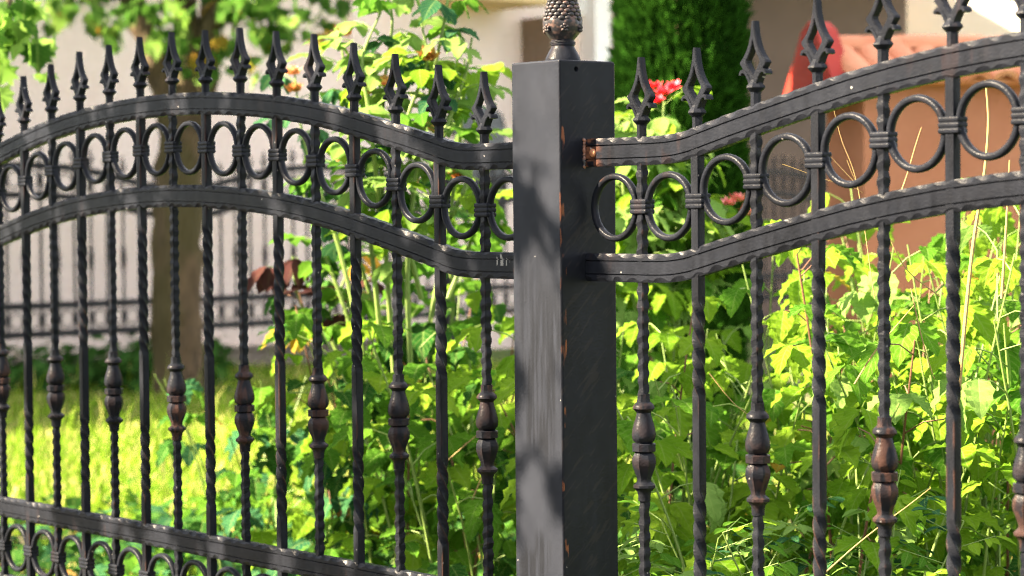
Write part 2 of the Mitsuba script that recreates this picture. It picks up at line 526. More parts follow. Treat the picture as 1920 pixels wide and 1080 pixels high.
for aa in np.arange(6) * math.pi / 3 - 1.04 - .62:
    c = np.array([.0285 * math.cos(aa), .0285 * math.sin(aa), .0500])
    tx = np.array([-math.sin(aa), math.cos(aa), 0])
    for k in range(5):
        q = c + .0042 * (tx * math.cos(k * 1.2566 + 1.57) + np.array([0, 0, 1]) * math.sin(k * 1.2566 + 1.57))
        e = trimesh.creation.icosphere(subdivisions=2, radius=.0027)
        e.apply_translation(q)
        ros.append(e)
    e = trimesh.creation.icosphere(subdivisions=2, radius=.0018)
    e.apply_translation(c * [1.07, 1.07, 1])
    ros.append(e)
for g in range(6):
    add(f'{cone}__rosette', mikit.ply(cat(ros[g * 6:g * 6 + 6]), 'cone_iron', smooth=True), tw(FENCE @ mat4(None, (0, 0, PT))))
core = [(.0262, .060), (.0258, .066), (.0235, .076), (.0200, .090), (.0155, .104), (.0100, .116), (.004, .124)]
sc = [lathe(core)]
for row in range(11):
    z = .0645 + row * .0055
    r = float(np.interp(z, [c[1] for c in core], [c[0] for c in core]))
    nn = max(6, int(round(2 * math.pi * r / .0102)))
    for k in range(nn):
        aa = 2 * math.pi * (k + .5 * (row % 2)) / nn
        e = trimesh.creation.icosphere(subdivisions=2, radius=1)
        e.apply_scale((.0030, .0050, .0036))
        e.apply_transform(mat4(rotz(aa), (r * math.cos(aa) * 1.03, r * math.sin(aa) * 1.03, z)))
        sc.append(e)
add(f'{cone}__scales', mikit.ply(cat(sc), 'cone_iron', smooth=True), tw(FENCE @ mat4(None, (0, 0, PT))), kind='stuff')
th = np.linspace(0, 4 * math.pi, 60)
wire = tube(np.column_stack([.0188 * np.cos(th), .0188 * np.sin(th), .0265 + .0012 * th / 4 + .0016 * np.sin(th + 2)]), .0006, 5)
add(f'{cone}__wire', mikit.ply(wire, 'far_iron', smooth=True), tw(FENCE @ mat4(None, (0, 0, PT))), label='thin wire wound round the neck of the finial')

# the end posts of both panels stand outside the picture
for side, c in ((-1, 1.099), (1, 1.083)):
    k = thing('fence_post', 'square black steel post at the far left end of the left panel' if side < 0 else 'square black steel post at the near right end of the right panel', 'fence post')
    add(f'{k}__shaft', mikit.ply(rounded_box(-PW, PW, -PW, PW, -1.2, PT, .0035), 'iron', smooth=30), tw(FENCE @ mat4(None, (side * 2 * c, 0, 0))))
#@@PART2
# ------------------------------------------------------------------ the setting
def ground_color(p, n, uv):
    a = fbm(p.x * 1.3, p.y * 1.3, 0.0, octaves=4)
    b = fbm(p.x * 22, p.y * 22, 0.0, octaves=3)
    return mix(mix((0.040, 0.027, 0.016), (0.040, 0.070, 0.012), smoothstep(0.35, 0.6, a)), (0.055, 0.085, 0.014), b * 0.6)


bsdf('soil', principled(proc(ground_color), 0.95))
bsdf('paving', principled(proc(lambda p, n, uv: mix((0.060, 0.060, 0.060), (0.042, 0.042, 0.043), fbm(p.x * 8, p.y * 8, 0.0))), 0.9))
gx = np.linspace(-60, 60, 61)
g = trimesh.creation.box((300, 300, .5))
g.apply_translation((0, 60, -.25))
add('ground', mikit.ply(g, 'soil'), kind='structure')
pv = box(-9, 9, -3.2, -.35, 0.0, .004)
add('pavement', mikit.ply(pv, 'paving'), tw(mat4(FR, (FC[0], FC[1], 0.0))), kind='structure')

# the fence far behind, and the house behind that, run away to the right
FAR_A = math.atan2(.696, .718)
FAR = rotz(FAR_A)
FAR0 = np.array([-2.52, 13.70, 1.13])
for k in range(-1, 4):
    o = FAR0 + FAR @ [0.72 + 2.2 * k, 0, 0]
    side_word = ('far black fence section left of the maple trunk, seen through the left panel', 'far black fence section right of the maple trunk, mostly behind the rose bush',
                 'far black fence section hidden behind the gate post and the dark conifer', 'far black fence section between dark conifer and orange garden wall', 'farthest black fence panel, behind the orange garden wall')
    lab = {0: side_word[0], 1: side_word[1], 2: side_word[2], 3: side_word[3], -1: 'far black fence section at the left edge, nearest of the far panels'}[k]
    place_panel('far_fence', left_shapes, mat4(FAR, o), lab, 'far fence sections', far=True)
    pk = thing('far_fence_post', f'black far fence post at the right end of the {("second","third","fourth","fifth","first")[k]} far section', 'fence post', 'far fence posts')
    add(f'{pk}__shaft', mikit.ply(rounded_box(-.04, .04, -.04, .04, -1.2, .22, .003), 'far_iron', smooth=30), tw(mat4(FAR, o)))

HO = FAR0 * [1, 1, 0] + FAR @ [0, 1.2, 0]
HOUSE = mat4(FAR, HO)


def along(u, back=0.0):
    """Where the house front (set back by `back`) is met by the view at pixel column u."""
    o = HO + FAR @ [0, back, 0]
    r = (u - 960) / FPX
    e = FAR[:, 0]
    return float((r * o[1] - o[0]) / (e[0] - r * e[1]))


def wall_color(p, n, uv):
    row = p.z / 0.055
    w = fbm(p.x * 2.2, p.y * 2.2, p.z * 1.4, octaves=3)
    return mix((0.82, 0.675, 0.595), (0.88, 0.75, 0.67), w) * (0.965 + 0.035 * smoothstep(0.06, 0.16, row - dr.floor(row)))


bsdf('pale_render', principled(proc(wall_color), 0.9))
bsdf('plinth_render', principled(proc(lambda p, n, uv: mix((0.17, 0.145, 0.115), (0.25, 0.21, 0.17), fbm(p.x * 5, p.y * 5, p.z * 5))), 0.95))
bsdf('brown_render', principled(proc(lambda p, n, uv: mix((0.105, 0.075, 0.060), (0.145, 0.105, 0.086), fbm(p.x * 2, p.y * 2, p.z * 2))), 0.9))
bsdf('cream_render', principled((0.82, 0.74, 0.58), 0.85))
bsdf('white_paint', principled((0.82, 0.81, 0.78), 0.5))
bsdf('cream_board', principled((0.60, 0.44, 0.20), 0.7))
bsdf('dark_wood', principled((0.19, 0.135, 0.095), 0.7))
bsdf('dark_glass', principled((0.030, 0.033, 0.036), 0.15, specular=0.6))
bsdf('roof_metal', principled((0.18, 0.10, 0.08), 0.7))


def hpart(name, mesh, m, **tags):
    return add(f'house__{name}', mikit.ply(mesh, m, smooth=30), tw(HOUSE), **tags)


labels['house'] = {'label': 'pale pinkish-beige rendered house behind the far fence and the tree', 'category': 'house'}
x655, x705, x1000, x1075 = along(655, -.0), along(705), along(1003), along(1080)
hpart('wall', box(-6, x655, 0, .35, 0, 3.3), 'pale_render')
hpart('wall', box(x655, x655 + .28, -.06, .35, 0, 3.3), 'pale_render', label='lighter projecting strip of wall')
hpart('wall', box(x655 + .28, x1075, .02, .35, 0, 3.3), 'pale_render')
hpart('plinth', box(-6, x655 + .3, -.10, -.002, 0, .14), 'plinth_render', label='grey-brown concrete plinth')
hpart('plinth', box(-6, x655 + .3, -.118, -.10, .112, .142), 'plinth_render')
xb0, xb1 = along(868, -.35), along(1012, -.35)
hpart('eave_board', box(xb0, xb1, -.55, .015, 2.40 + .16, 2.72), 'cream_board', label='cream board under the porch roof')
for m_ in (box(along(985), along(1012), -.30, .018, 1.7, 2.50),):
    hpart('bracket', m_, 'dark_wood', label='dark wooden bracket under the porch')
pane = Polygon([(0, 0), (.30, 0), (.30, .62), (.27, .70), (.20, .74), (0, .74)]).buffer(.02)
for u0, z0, sc_ in ((852, 1.62, .62), (885, 1.02, 1.05)):
    w = extrude_xz(pane, .05)
    w.apply_scale((sc_, 1, sc_))
    w.apply_translation((along(u0), -.004, z0))
    hpart('window', w, 'dark_glass', label='small dark pane with a rounded corner' if sc_ < 1 else 'larger dark pane with a rounded corner')
hpart('corner_post', box(along(1099, -.1), along(1127, -.1), -.22, -.05, 0, 3.3), 'white_paint', label='bright white post at the corner of the porch')
hpart('white_panel', box(along(1078, -.05), along(1098, -.05), -.12, -.03, 2.55, 3.3), 'white_paint', label='white panel beside the corner post')
hpart('corner_wall', box(x1075 + .002, along(1168), .1, .4, 0, 3.3), 'pale_render', label='grey strip of wall behind the white post')
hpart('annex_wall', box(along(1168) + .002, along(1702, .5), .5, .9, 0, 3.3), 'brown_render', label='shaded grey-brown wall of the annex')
rf = m3.Manifold.batch_hull([m3.Manifold.cube((1, .05, .05)).translate((0, -.75, 3.3)), m3.Manifold.cube((1, .05, .05)).translate((0, 3.4, 5.0)), m3.Manifold.cube((1, .05, .05)).translate((0, 7.5, 3.3))]).scale((along(1702, .5) + 6.3, 1, 1)).translate((-6.2, 0, .02))
hpart('roof', tm(rf), 'roof_metal')
hpart('back_wall', box(-6, along(1702, .5), .95, 7, 0, 3.28), 'pale_render')

# a second, sunlit cream house at the right edge
cw = at(1690, 200, 24.0)
thing('cream_house', 'bright cream sunlit house above the red tiled roof at the right edge', 'house')
CR = rotz(math.radians(-22))
add('cream_house__wall', mikit.ply(box(0, 7, 0, 6, 0, 4.2), 'cream_render'), tw(mat4(CR, (cw[0], cw[1], 0))))
rf2 = m3.Manifold.batch_hull([m3.Manifold.cube((7.6, .05, .05)).translate((-.3, y_, z_)) for y_, z_ in ((-.5, 4.2), (3, 6.0), (6.5, 4.2))])
add('cream_house__roof', mikit.ply(tm(rf2), 'roof_metal', smooth=30), tw(mat4(CR, (cw[0], cw[1], .003))))

# the orange garden wall with its clay tiles
OB_A = math.radians(16)
ob = at(1628, 150, 9.2)
OB = mat4(rotz(OB_A), (ob[0], ob[1], 0))
bsdf('orange_render', principled(proc(lambda p, n, uv: mix((0.37, 0.135, 0.070), (0.44, 0.19, 0.11), fbm(p.x * 4, p.y * 4, p.z * 4))), 0.92))
bsdf('clay_tile', principled(proc(lambda p, n, uv: mix((0.50, 0.15, 0.065), (0.64, 0.31, 0.17), fbm(p.x * 14, p.y * 14, p.z * 14))), 0.75))
bsdf('red_tile', principled(proc(lambda p, n, uv: mix((0.30, 0.011, 0.004), (0.42, 0.028, 0.009), fbm(p.x * 9, p.y * 9, p.z * 9))), 0.6))
bsdf('pale_mortar', principled((0.62, 0.50, 0.36), 0.9))
thing('garden_wall', 'orange rendered garden wall with red clay tile coping behind the right fence', 'wall')
add('garden_wall__masonry', mikit.ply(box(-.02, 3.2, 0, .36, 0, 1.540), 'orange_render'), tw(OB))
RIDGE, EAVE, HALF, MIDY = 1.690, 1.530, .27, .18
tile = lambda r, L: loft([[(r * math.cos(a), y_, r * .75 * math.sin(a)) for a in np.linspace(0, math.pi, 9)] + [((r - .012) * math.cos(a), y_, (r - .012) * .75 * math.sin(a)) for a in np.linspace(math.pi, 0, 9)] for y_ in (0, L)])
slab = m3.Manifold.batch_hull([m3.Manifold.cube((3.36, .02, .02)).translate((-.10, y_, z_)) for y_, z_ in ((MIDY - HALF, EAVE), (MIDY, RIDGE - .03), (MIDY + HALF, EAVE))])
add('garden_wall__coping', mikit.ply(tm(slab), 'clay_tile', smooth=20), tw(OB))
sl = math.atan2(RIDGE - .03 - EAVE, HALF)
tshape = mikit.ply(tile(.058, .135), 'clay_tile', smooth=40)
for i in range(28):
    for r in range(3):
        m = mat4(rotx(sl), (-.06 + i * .119, MIDY - HALF - .03 + r * .105 * math.cos(sl), EAVE + .006 + r * .105 * math.sin(sl) + .004 * ((i * 7 + r * 3) % 3)))
        add('garden_wall__coping__tile', tshape, tw(OB @ m))
rt = mikit.ply(tile(.075, .36), 'clay_tile', smooth=40)
for i in range(10):
    add('garden_wall__coping__ridge_tile', rt, tw(OB @ mat4(rotz(-math.pi / 2), (-.12 + i * .335, MIDY, RIDGE - .012 + .006 * (i % 2)))))
gb = Polygon([(-.27, 0), (-.26, .035), (-.15, .17), (-.075, .275), (.0, .31), (.075, .275), (.15, .17), (.26, .035), (.27, 0)])
gm = extrude_xz(gb, .09)
gm.apply_transform(mat4(rotz(math.pi / 2)))
add('garden_wall__gable_end', mikit.ply(gm, 'red_tile', smooth=30), tw(OB @ mat4(None, (-.13, MIDY, 1.475))), label='deep red rounded tile end of the coping in shade')

# ------------------------------------------------------------------ foliage materials
def leafy(key, a, b, trans=0.9, rough=0.36, vein=0.42):
    def col(p, n, uv):
        v = fbm(p.x * 11, p.y * 11, p.z * 11, octaves=2)
        t = dr.abs(uv.y - 0.5) * 2
        rib = dr.exp(-dr.square(t / 0.06))
        k = uv.x * 7 - t * 2.2
        side = dr.exp(-dr.square((k - dr.floor(k + 0.5)) / 0.10)) * 0.6
        return mix(mix(a, b, smoothstep(0.25, 0.75, v)), (0.30, 0.40, 0.12), dr.maximum(rib, side) * vein)
    scene[key] = {'type': 'principledthin', 'base_color': proc(col), 'roughness': rough, 'diff_trans': trans, 'eta': 1.4}
    return key


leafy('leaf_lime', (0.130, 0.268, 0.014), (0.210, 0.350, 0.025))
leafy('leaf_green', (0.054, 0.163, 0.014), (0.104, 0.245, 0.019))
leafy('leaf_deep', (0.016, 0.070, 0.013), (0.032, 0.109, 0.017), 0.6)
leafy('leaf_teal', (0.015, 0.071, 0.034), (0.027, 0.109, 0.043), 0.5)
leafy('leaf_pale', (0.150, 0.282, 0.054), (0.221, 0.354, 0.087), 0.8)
leafy('leaf_yellow', (0.315, 0.270, 0.022), (0.375, 0.210, 0.030), 0.9)
leafy('leaf_dry', (0.225, 0.098, 0.026), (0.315, 0.165, 0.053), 0.5, vein=0.1)
leafy('leaf_purple', (0.030, 0.012, 0.016), (0.060, 0.022, 0.022), 0.5, vein=0.1)
leafy('maple_lit', (0.20, 0.38, 0.05), (0.30, 0.48, 0.11), 1.0)  # maple leaf with sunlight put into its colour
leafy('maple_dark', (0.026, 0.088, 0.012), (0.052, 0.143, 0.016), 0.8)  # the same leaf with shade put into its colour
scene['grass_blades'] = {'type': 'principledthin', 'base_color': proc(lambda p, n, uv: mix(mix((0.10, 0.22, 0.015), (0.24, 0.36, 0.030), fbm(p.x * 2.2, p.y * 2.2, 1.0)), (0.50, 0.46, 0.16), smoothstep(0.62, 0.75, noise(p.x * 37, p.y * 37, 3.0)))), 'roughness': 0.55, 'diff_trans': 0.7, 'eta': 1.35}
scene['thuja_leaf'] = {'type': 'principledthin', 'base_color': proc(lambda p, n, uv: mix((0.008, 0.034, 0.005), (0.032, 0.098, 0.009), fbm(p.x * 9, p.y * 9, p.z * 9))), 'roughness': 0.55, 'diff_trans': 0.5, 'eta': 1.35}
bsdf('stem_green', principled((0.16, 0.24, 0.05), 0.6))
bsdf('stem_brown', principled((0.16, 0.075, 0.04), 0.7))
bsdf('straw', principled((0.30, 0.205, 0.070), 0.7))


def bark_color(p, n, uv):
    moss = smoothstep(0.40, 0.62, fbm(p.x * 5, p.y * 5, p.z * 2, octaves=3))
    return mix(mix((0.032, 0.021, 0.011), (0.125, 0.082, 0.040), fbm(p.x * 30, p.y * 30, p.z * 9, octaves=3)), (0.045, 0.038, 0.008), moss * 0.8)


bsdf('bark', {'type': 'bumpmap', 'arbitrary': proc(lambda p, n, uv: fbm(p.x * 40, p.y * 40, p.z * 12, octaves=3), 3e-3), 'scale': 0.02, 'bsdf': principled(proc(bark_color), 0.9)})
bsdf('petal_peach', principled((0.78, 0.40, 0.20), 0.7, sheen=0.3))
bsdf('petal_pink', principled((0.80, 0.28, 0.26), 0.7, sheen=0.3))
bsdf('petal_red', principled((0.72, 0.035, 0.060), 0.6, sheen=0.3))
bsdf('petal_brown', principled((0.42, 0.19, 0.05), 0.8))


# ------------------------------------------------------------------ leaves and flowers
def leaf_mesh(L, W, serr=0.10, fold=0.28, droop=0.35, wave=0.10, n=9, tip=1.35, seed=0):
    """A leaf along +x, its face up (+z): folded along the midrib, ribbed between the side veins, toothed at the edge."""
    r = np.random.default_rng(seed)
    x = np.linspace(0, 1, n)
    half = np.sin(np.pi * np.clip(x, 0, 1) ** (1 / tip)) ** 0.8 * (1 - 0.15 * x)
    half[0], half[-1] = 0.05, 0.012
    v, uv = [], []
    bend = r.uniform(-.15, .15)
    for i, xi in enumerate(x):
        for k, t in enumerate((-1, -.55, 0, .55, 1)):
            w = half[i] * W * t
            xx = xi * L
            if abs(t) == 1:
                w *= 1 + serr * (1 if i % 2 else -1)
                xx += .03 * L * (1 if i % 2 else -.6) * (0 < i < n - 1)
            z = fold * abs(w) - droop * L * xi ** 2 + wave * W * .35 * (1 if i % 2 else -1) * abs(t) * (0 < i < n - 1) + bend * W * t * xi * .6
            v.append((xx, w + bend * L * xi ** 2 * .5, z))
            uv.append((xi, .5 + t / 2))
    q = [(i * 5 + k, (i + 1) * 5 + k, (i + 1) * 5 + k + 1, i * 5 + k + 1) for i in range(n - 1) for k in range(4)]
    return (np.array(v), np.array(q)), np.array(uv)


def leaf_shapes(mats, L, W, n=4, facet=False, **kw):
    out = {}
    for m in mats:
        out[m] = []
        for k in range(n):
            mesh, uv = leaf_mesh(L, W, seed=k + 3, **kw)
            out[m].append(mikit.ply(mesh, m, smooth=not facet, uv=uv))
    return out


RASP = leaf_shapes(('leaf_lime', 'leaf_green', 'leaf_deep', 'leaf_teal', 'leaf_pale', 'leaf_yellow', 'leaf_dry'), .078, .029, serr=.075, fold=.26, droop=.32, wave=.20, n=12, facet=True)
ROSE = leaf_shapes(('leaf_pale', 'leaf_lime', 'leaf_green', 'leaf_deep', 'leaf_teal', 'leaf_purple', 'leaf_yellow', 'leaf_dry'), .048, .0165, serr=.06, fold=.22, droop=.25, wave=.06, tip=1.1)
FERN = leaf_shapes(('leaf_lime', 'leaf_green', 'leaf_pale', 'leaf_deep', 'leaf_teal'), .034, .0085, serr=.0, fold=.25, droop=.2, wave=.0, tip=1.0)

MAPLE_OUT = np.array([(0, 0), (.10, -.16), (.02, -.40), (.22, -.34), (.34, -.52), (.44, -.36), (.62, -.44), (.60, -.24), (.72, -.20), (.76, -.12), (1.0, 0)]) * [1, 1.05]


def maple_mesh(L, seed):
    r = np.random.default_rng(seed)
    o = np.vstack([MAPLE_OUT, (MAPLE_OUT * [1, -1])[::-1][1:-1]])
    v = [(.33, 0)] + [tuple(p) for p in o]
    k = len(o)
    f = [(0, 1 + i, 1 + (i + 1) % k) for i in range(k)]
    v = np.array(v)
    z = .16 * np.abs(v[:, 1]) - .30 * v[:, 0] ** 2 - r.uniform(.1, .35) * v[:, 1] ** 2 + r.uniform(-.05, .05, len(v))
    return (np.column_stack([v, z]) * L, np.array(f)), np.column_stack([v[:, 0], v[:, 1] + .5])


MAPLE = {}
for m_ in ('maple_lit', 'maple_dark', 'leaf_yellow'):
    MAPLE[m_] = []
    for k_ in range(4):
        mesh_, uv_ = maple_mesh(.105, k_)
        MAPLE[m_].append(mikit.ply(mesh_, m_, smooth=True, uv=uv_))


def leaf_at(p, az, pitch, roll, scale=1.0):
    m = mat4(rotz(az) @ roty(-pitch) @ rotx(roll) * scale, p)
    return m


def put_leaf(parent, bank, mats, p, az, pitch, roll, scale):
    m = mats[int(rng.integers(len(mats)))]
    add(f'{parent}__leaf', bank[m][int(rng.integers(4))], tw(leaf_at(p, az, pitch, roll, scale)))


CAMWARD = -math.pi / 2


def raspberry(label, group, base, height, canes, mats, spread=.28, zmin=.30, face=1.0, scale=1.0, lean=(0, 0)):
    """A bush of canes with leaves of three toothed leaflets that hang and face the light."""
    key = thing('raspberry_bush', label, 'bush', group)
    for c in range(canes + 1):
        az = rng.uniform(0, 2 * math.pi)
        h = height * rng.uniform(.72, 1.04)
        rr = spread * rng.uniform(.3, 1.0)
        b = np.array([base[0] + rng.normal(0, .05), base[1] + rng.normal(0, .05), 0])
        tip_ = b + [math.cos(az) * rr + lean[0], math.sin(az) * rr + lean[1], h]
        mid = (b + tip_) / 2 + [0, 0, h * .14]
        path = smooth_path([b, mid, tip_], 24)
        stem = [tube(path, np.linspace(.0036, .0016, 24), 6)]
        cane = count.next(f'{key}__cane')
        zz = path[:, 2]
        z = zmin + rng.uniform(0, .05)
        side = rng.uniform(0, 6.28)
        jobs = []
        while z < h * 1.0:
            i = int(np.argmin(np.abs(zz - z)))
            p = path[i]
            side += 2.4
            a = side if rng.random() > .45 * face else CAMWARD + rng.normal(0, .8)
            Lp = rng.uniform(.045, .095) * scale
            el = rng.uniform(.1, .7)
            q = p + Lp * np.array([math.cos(a) * math.cos(el), math.sin(a) * math.cos(el), math.sin(el)])
            stem.append(tube(np.array([p, (p + q) / 2 + [0, 0, .008], q]), [.0016, .0013, .0011], 4))
            pit = rng.uniform(-.95, -.05)
            s = scale * rng.uniform(.72, 1.12)
            m_ = mats[int(rng.integers(len(mats)))]
            for da, ds, dp in ((0, 1.0, 0), (1.15, .82, .12), (-1.15, .82, .12)):
                if da and rng.random() < .1:
                    continue
                jobs.append((m_, q + .012 * np.array([math.cos(a + da), math.sin(a + da), 0]), a + da + rng.normal(0, .12), pit + dp + rng.normal(0, .14), rng.normal(0, .22), s * ds))
            z += rng.uniform(.052, .085) * scale
        scene[cane] = mikit.ply(cat(stem), 'stem_green' if rng.random() < .82 else 'stem_brown', smooth=50)
        for m_, p, a, pit, ro, s in jobs:
            mm = m_ if rng.random() > .006 else 'leaf_yellow'
            add(f'{cane}__leaf', RASP[mm][int(rng.integers(4))], tw(leaf_at(p, a, pit, ro, s)))
    return key


def ground_xy(u, depth):
    p = at(u, 540, depth)
    return p[0], p[1]


LIT_TINTS, MIXED_TINTS, SHADE_TINTS = ['leaf_lime'] * 6 + ['leaf_green'] * 3 + ['leaf_pale'], ['leaf_lime'] * 3 + ['leaf_green'] * 5 + ['leaf_deep'] * 2, ['leaf_green'] * 3 + ['leaf_deep'] * 4 + ['leaf_teal'] * 2 + ['leaf_lime']  # brighter and darker leaf colours stand in for sun and shade
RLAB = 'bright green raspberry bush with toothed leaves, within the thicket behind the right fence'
for u, d, h, n in ((1185, 4.45, .84, 4), (1290, 4.75, .90, 4), (1400, 4.35, .84, 4), (1500, 4.75, .92, 5), (1600, 4.25, .93, 5), (1700, 4.65, .97, 5), (1790, 4.15, .97, 5), (1880, 4.5, 1.0, 5),
                   (1950, 3.95, .96, 5), (1240, 5.3, .95, 4), (1440, 5.35, .96, 4), (1650, 5.3, 1.0, 4), (1840, 5.2, 1.02, 4), (1330, 4.1, .72, 3), (1545, 3.95, .74, 3), (2040, 4.5, 1.0, 4), (1640, 4.9, .98, 5), (1740, 5.2, .99, 5), (1575, 4.6, .93, 4)):
    x, y = ground_xy(u, d)
    raspberry(RLAB, 'raspberry thicket behind the right panel', (x, y), h * (1.06 if u > 1560 else 1.0), n + (u > 1560), LIT_TINTS if u > 1320 else MIXED_TINTS + LIT_TINTS, scale=1.0)
MLAB = 'raspberry bush with shade put into its darker leaf colours, in the clump left of the post behind the fence'
for u, d, h, n in ((930, 4.75, .80, 5), (850, 5.05, .86, 5), (760, 5.25, .84, 5), (680, 5.45, .84, 4), (600, 5.6, .74, 4), (520, 5.75, .66, 4), (890, 5.6, .92, 4), (770, 5.9, .90, 4), (450, 6.0, .62, 3), (1010, 5.3, .86, 4), (1090, 4.9, .8, 3)):
    x, y = ground_xy(u, d)
    raspberry(MLAB, 'raspberry clump behind the left panel', (x, y), h, n, SHADE_TINTS if u < 720 else MIXED_TINTS, scale=1.08, zmin=.22)


# ------------------------------------------------------------------ roses
def blossom(parent, name, p, mat, r=.022, seed=0, droop=0.0):
    q = np.random.default_rng(seed)
    ms = []
    for ring, (nn, rr, el) in enumerate(((3, .45, 1.25), (5, .75, .85), (6, 1.0, .35))):
        for k in range(nn):
            a = 2 * math.pi * k / nn + ring * .5 + q.normal(0, .12)
            (v, f), _ = leaf_mesh(r * 1.15 * rr + .004, r * .62, serr=.02, fold=-.1, droop=-.25, wave=.12, n=6, tip=2.2, seed=seed + k)
            m = trimesh.Trimesh(v, np.vstack([f[:, [0, 1, 2]], f[:, [0, 2, 3]]]), process=False)
            m.apply_transform(mat4(rotz(a) @ roty(-el + q.normal(0, .15))))
            ms.append(m)
    m = cat(ms)
    m.apply_transform(mat4(rotx(droop)))
    add(f'{parent}__{name}', mikit.ply(m, mat, smooth=True), tw(mat4(None, p)))


def rose_cane(key, path_uvd, mats, every=.06, leaf=1.0, r0=.0062, first=0.0, stems='stem_green', dens=2.0):
    pts = [at(*q) for q in path_uvd]
    n = 40
    path = smooth_path(pts, n)
    stem = [tube(path, np.linspace(r0, r0 * .35, n), 7)]
    cane = count.next(f'{key}__cane')
    seg = np.concatenate([[0], np.cumsum(np.linalg.norm(np.diff(path, axis=0), axis=1))])
    d = first
    side = rng.uniform(0, 6)
    jobs = []
    while d < seg[-1]:
        p = np.array([np.interp(d, seg, path[:, k]) for k in range(3)])
        side += 2.4
        a, el = side + rng.normal(0, .4), rng.uniform(-.1, .6)
        Lp = rng.uniform(.05, .085) * leaf
        dirp = np.array([math.cos(a) * math.cos(el), math.sin(a) * math.cos(el), math.sin(el)])
        q = p + Lp * dirp
        stem.append(tube(np.array([p, (p + q) / 2 + [0, 0, .006], q]), [.0014, .0011, .0009], 4))
        m_ = mats[int(rng.integers(len(mats)))]
        s = leaf * rng.uniform(.95, 1.4)
        pit = rng.uniform(-.9, .15)
        jobs.append((m_, q, a, pit, s * 1.1))
        for f_ in (.5, .85):
            for sg in (1, -1):
                jobs.append((m_, p + Lp * f_ * dirp, a + sg * 1.25 + rng.normal(0, .15), pit + rng.normal(0, .2), s * rng.uniform(.8, 1.0)))
        d += every * rng.uniform(.7, 1.4) / dens
    scene[cane] = mikit.ply(cat(stem), stems, smooth=50)
    for m_, p, a, pit, s in jobs:
        add(f'{cane}__leaf', ROSE[m_][int(rng.integers(4))], tw(leaf_at(p, a, pit, rng.normal(0, .3), s)))
    return path


rose = thing('rose_bush', 'tall rose bush with pale sunlit leaves and faded orange blooms behind the left panel', 'rose bush')
PALE = ['leaf_pale'] * 6 + ['leaf_lime'] * 3 + ['leaf_green'] * 2 + ['leaf_teal']
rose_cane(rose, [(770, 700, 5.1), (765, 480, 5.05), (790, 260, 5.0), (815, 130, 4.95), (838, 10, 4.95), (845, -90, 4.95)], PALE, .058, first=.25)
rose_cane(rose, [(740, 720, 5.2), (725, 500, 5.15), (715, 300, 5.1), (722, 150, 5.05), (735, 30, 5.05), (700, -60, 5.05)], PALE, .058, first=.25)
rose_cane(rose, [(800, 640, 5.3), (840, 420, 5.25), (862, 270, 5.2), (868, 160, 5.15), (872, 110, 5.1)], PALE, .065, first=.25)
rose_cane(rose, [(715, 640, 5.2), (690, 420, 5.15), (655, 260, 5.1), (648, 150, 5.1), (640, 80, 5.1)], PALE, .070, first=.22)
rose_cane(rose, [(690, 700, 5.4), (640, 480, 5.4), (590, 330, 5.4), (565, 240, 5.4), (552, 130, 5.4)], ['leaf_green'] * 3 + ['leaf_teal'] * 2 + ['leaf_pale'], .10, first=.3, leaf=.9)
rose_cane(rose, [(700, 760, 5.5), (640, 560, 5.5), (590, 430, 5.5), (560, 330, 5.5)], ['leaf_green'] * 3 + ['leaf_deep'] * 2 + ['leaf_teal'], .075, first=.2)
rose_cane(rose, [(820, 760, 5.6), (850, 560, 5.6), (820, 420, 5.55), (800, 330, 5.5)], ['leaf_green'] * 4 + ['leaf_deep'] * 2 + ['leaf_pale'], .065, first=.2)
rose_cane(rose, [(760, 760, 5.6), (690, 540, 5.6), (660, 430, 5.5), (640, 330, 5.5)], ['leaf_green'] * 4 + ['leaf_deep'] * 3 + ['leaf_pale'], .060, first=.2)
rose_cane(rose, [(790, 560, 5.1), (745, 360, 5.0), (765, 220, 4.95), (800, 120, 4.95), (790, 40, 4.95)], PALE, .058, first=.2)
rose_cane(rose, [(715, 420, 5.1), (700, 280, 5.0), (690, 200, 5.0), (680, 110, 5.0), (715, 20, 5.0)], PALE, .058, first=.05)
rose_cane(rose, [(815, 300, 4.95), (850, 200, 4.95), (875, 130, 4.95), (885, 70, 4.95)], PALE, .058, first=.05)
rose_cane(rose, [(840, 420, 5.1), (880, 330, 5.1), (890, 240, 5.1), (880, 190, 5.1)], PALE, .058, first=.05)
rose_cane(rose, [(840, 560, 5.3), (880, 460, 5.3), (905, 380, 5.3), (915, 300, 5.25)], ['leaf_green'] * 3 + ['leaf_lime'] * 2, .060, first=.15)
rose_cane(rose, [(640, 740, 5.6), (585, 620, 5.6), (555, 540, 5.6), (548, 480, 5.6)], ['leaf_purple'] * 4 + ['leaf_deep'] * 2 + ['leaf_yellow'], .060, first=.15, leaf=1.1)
rose_cane(rose, [(660, 720, 5.7), (615, 610, 5.7), (640, 540, 5.7), (655, 500, 5.7)], ['leaf_purple'] * 2 + ['leaf_deep'] * 3 + ['leaf_yellow'] * 2, .060, first=.15, leaf=1.1)
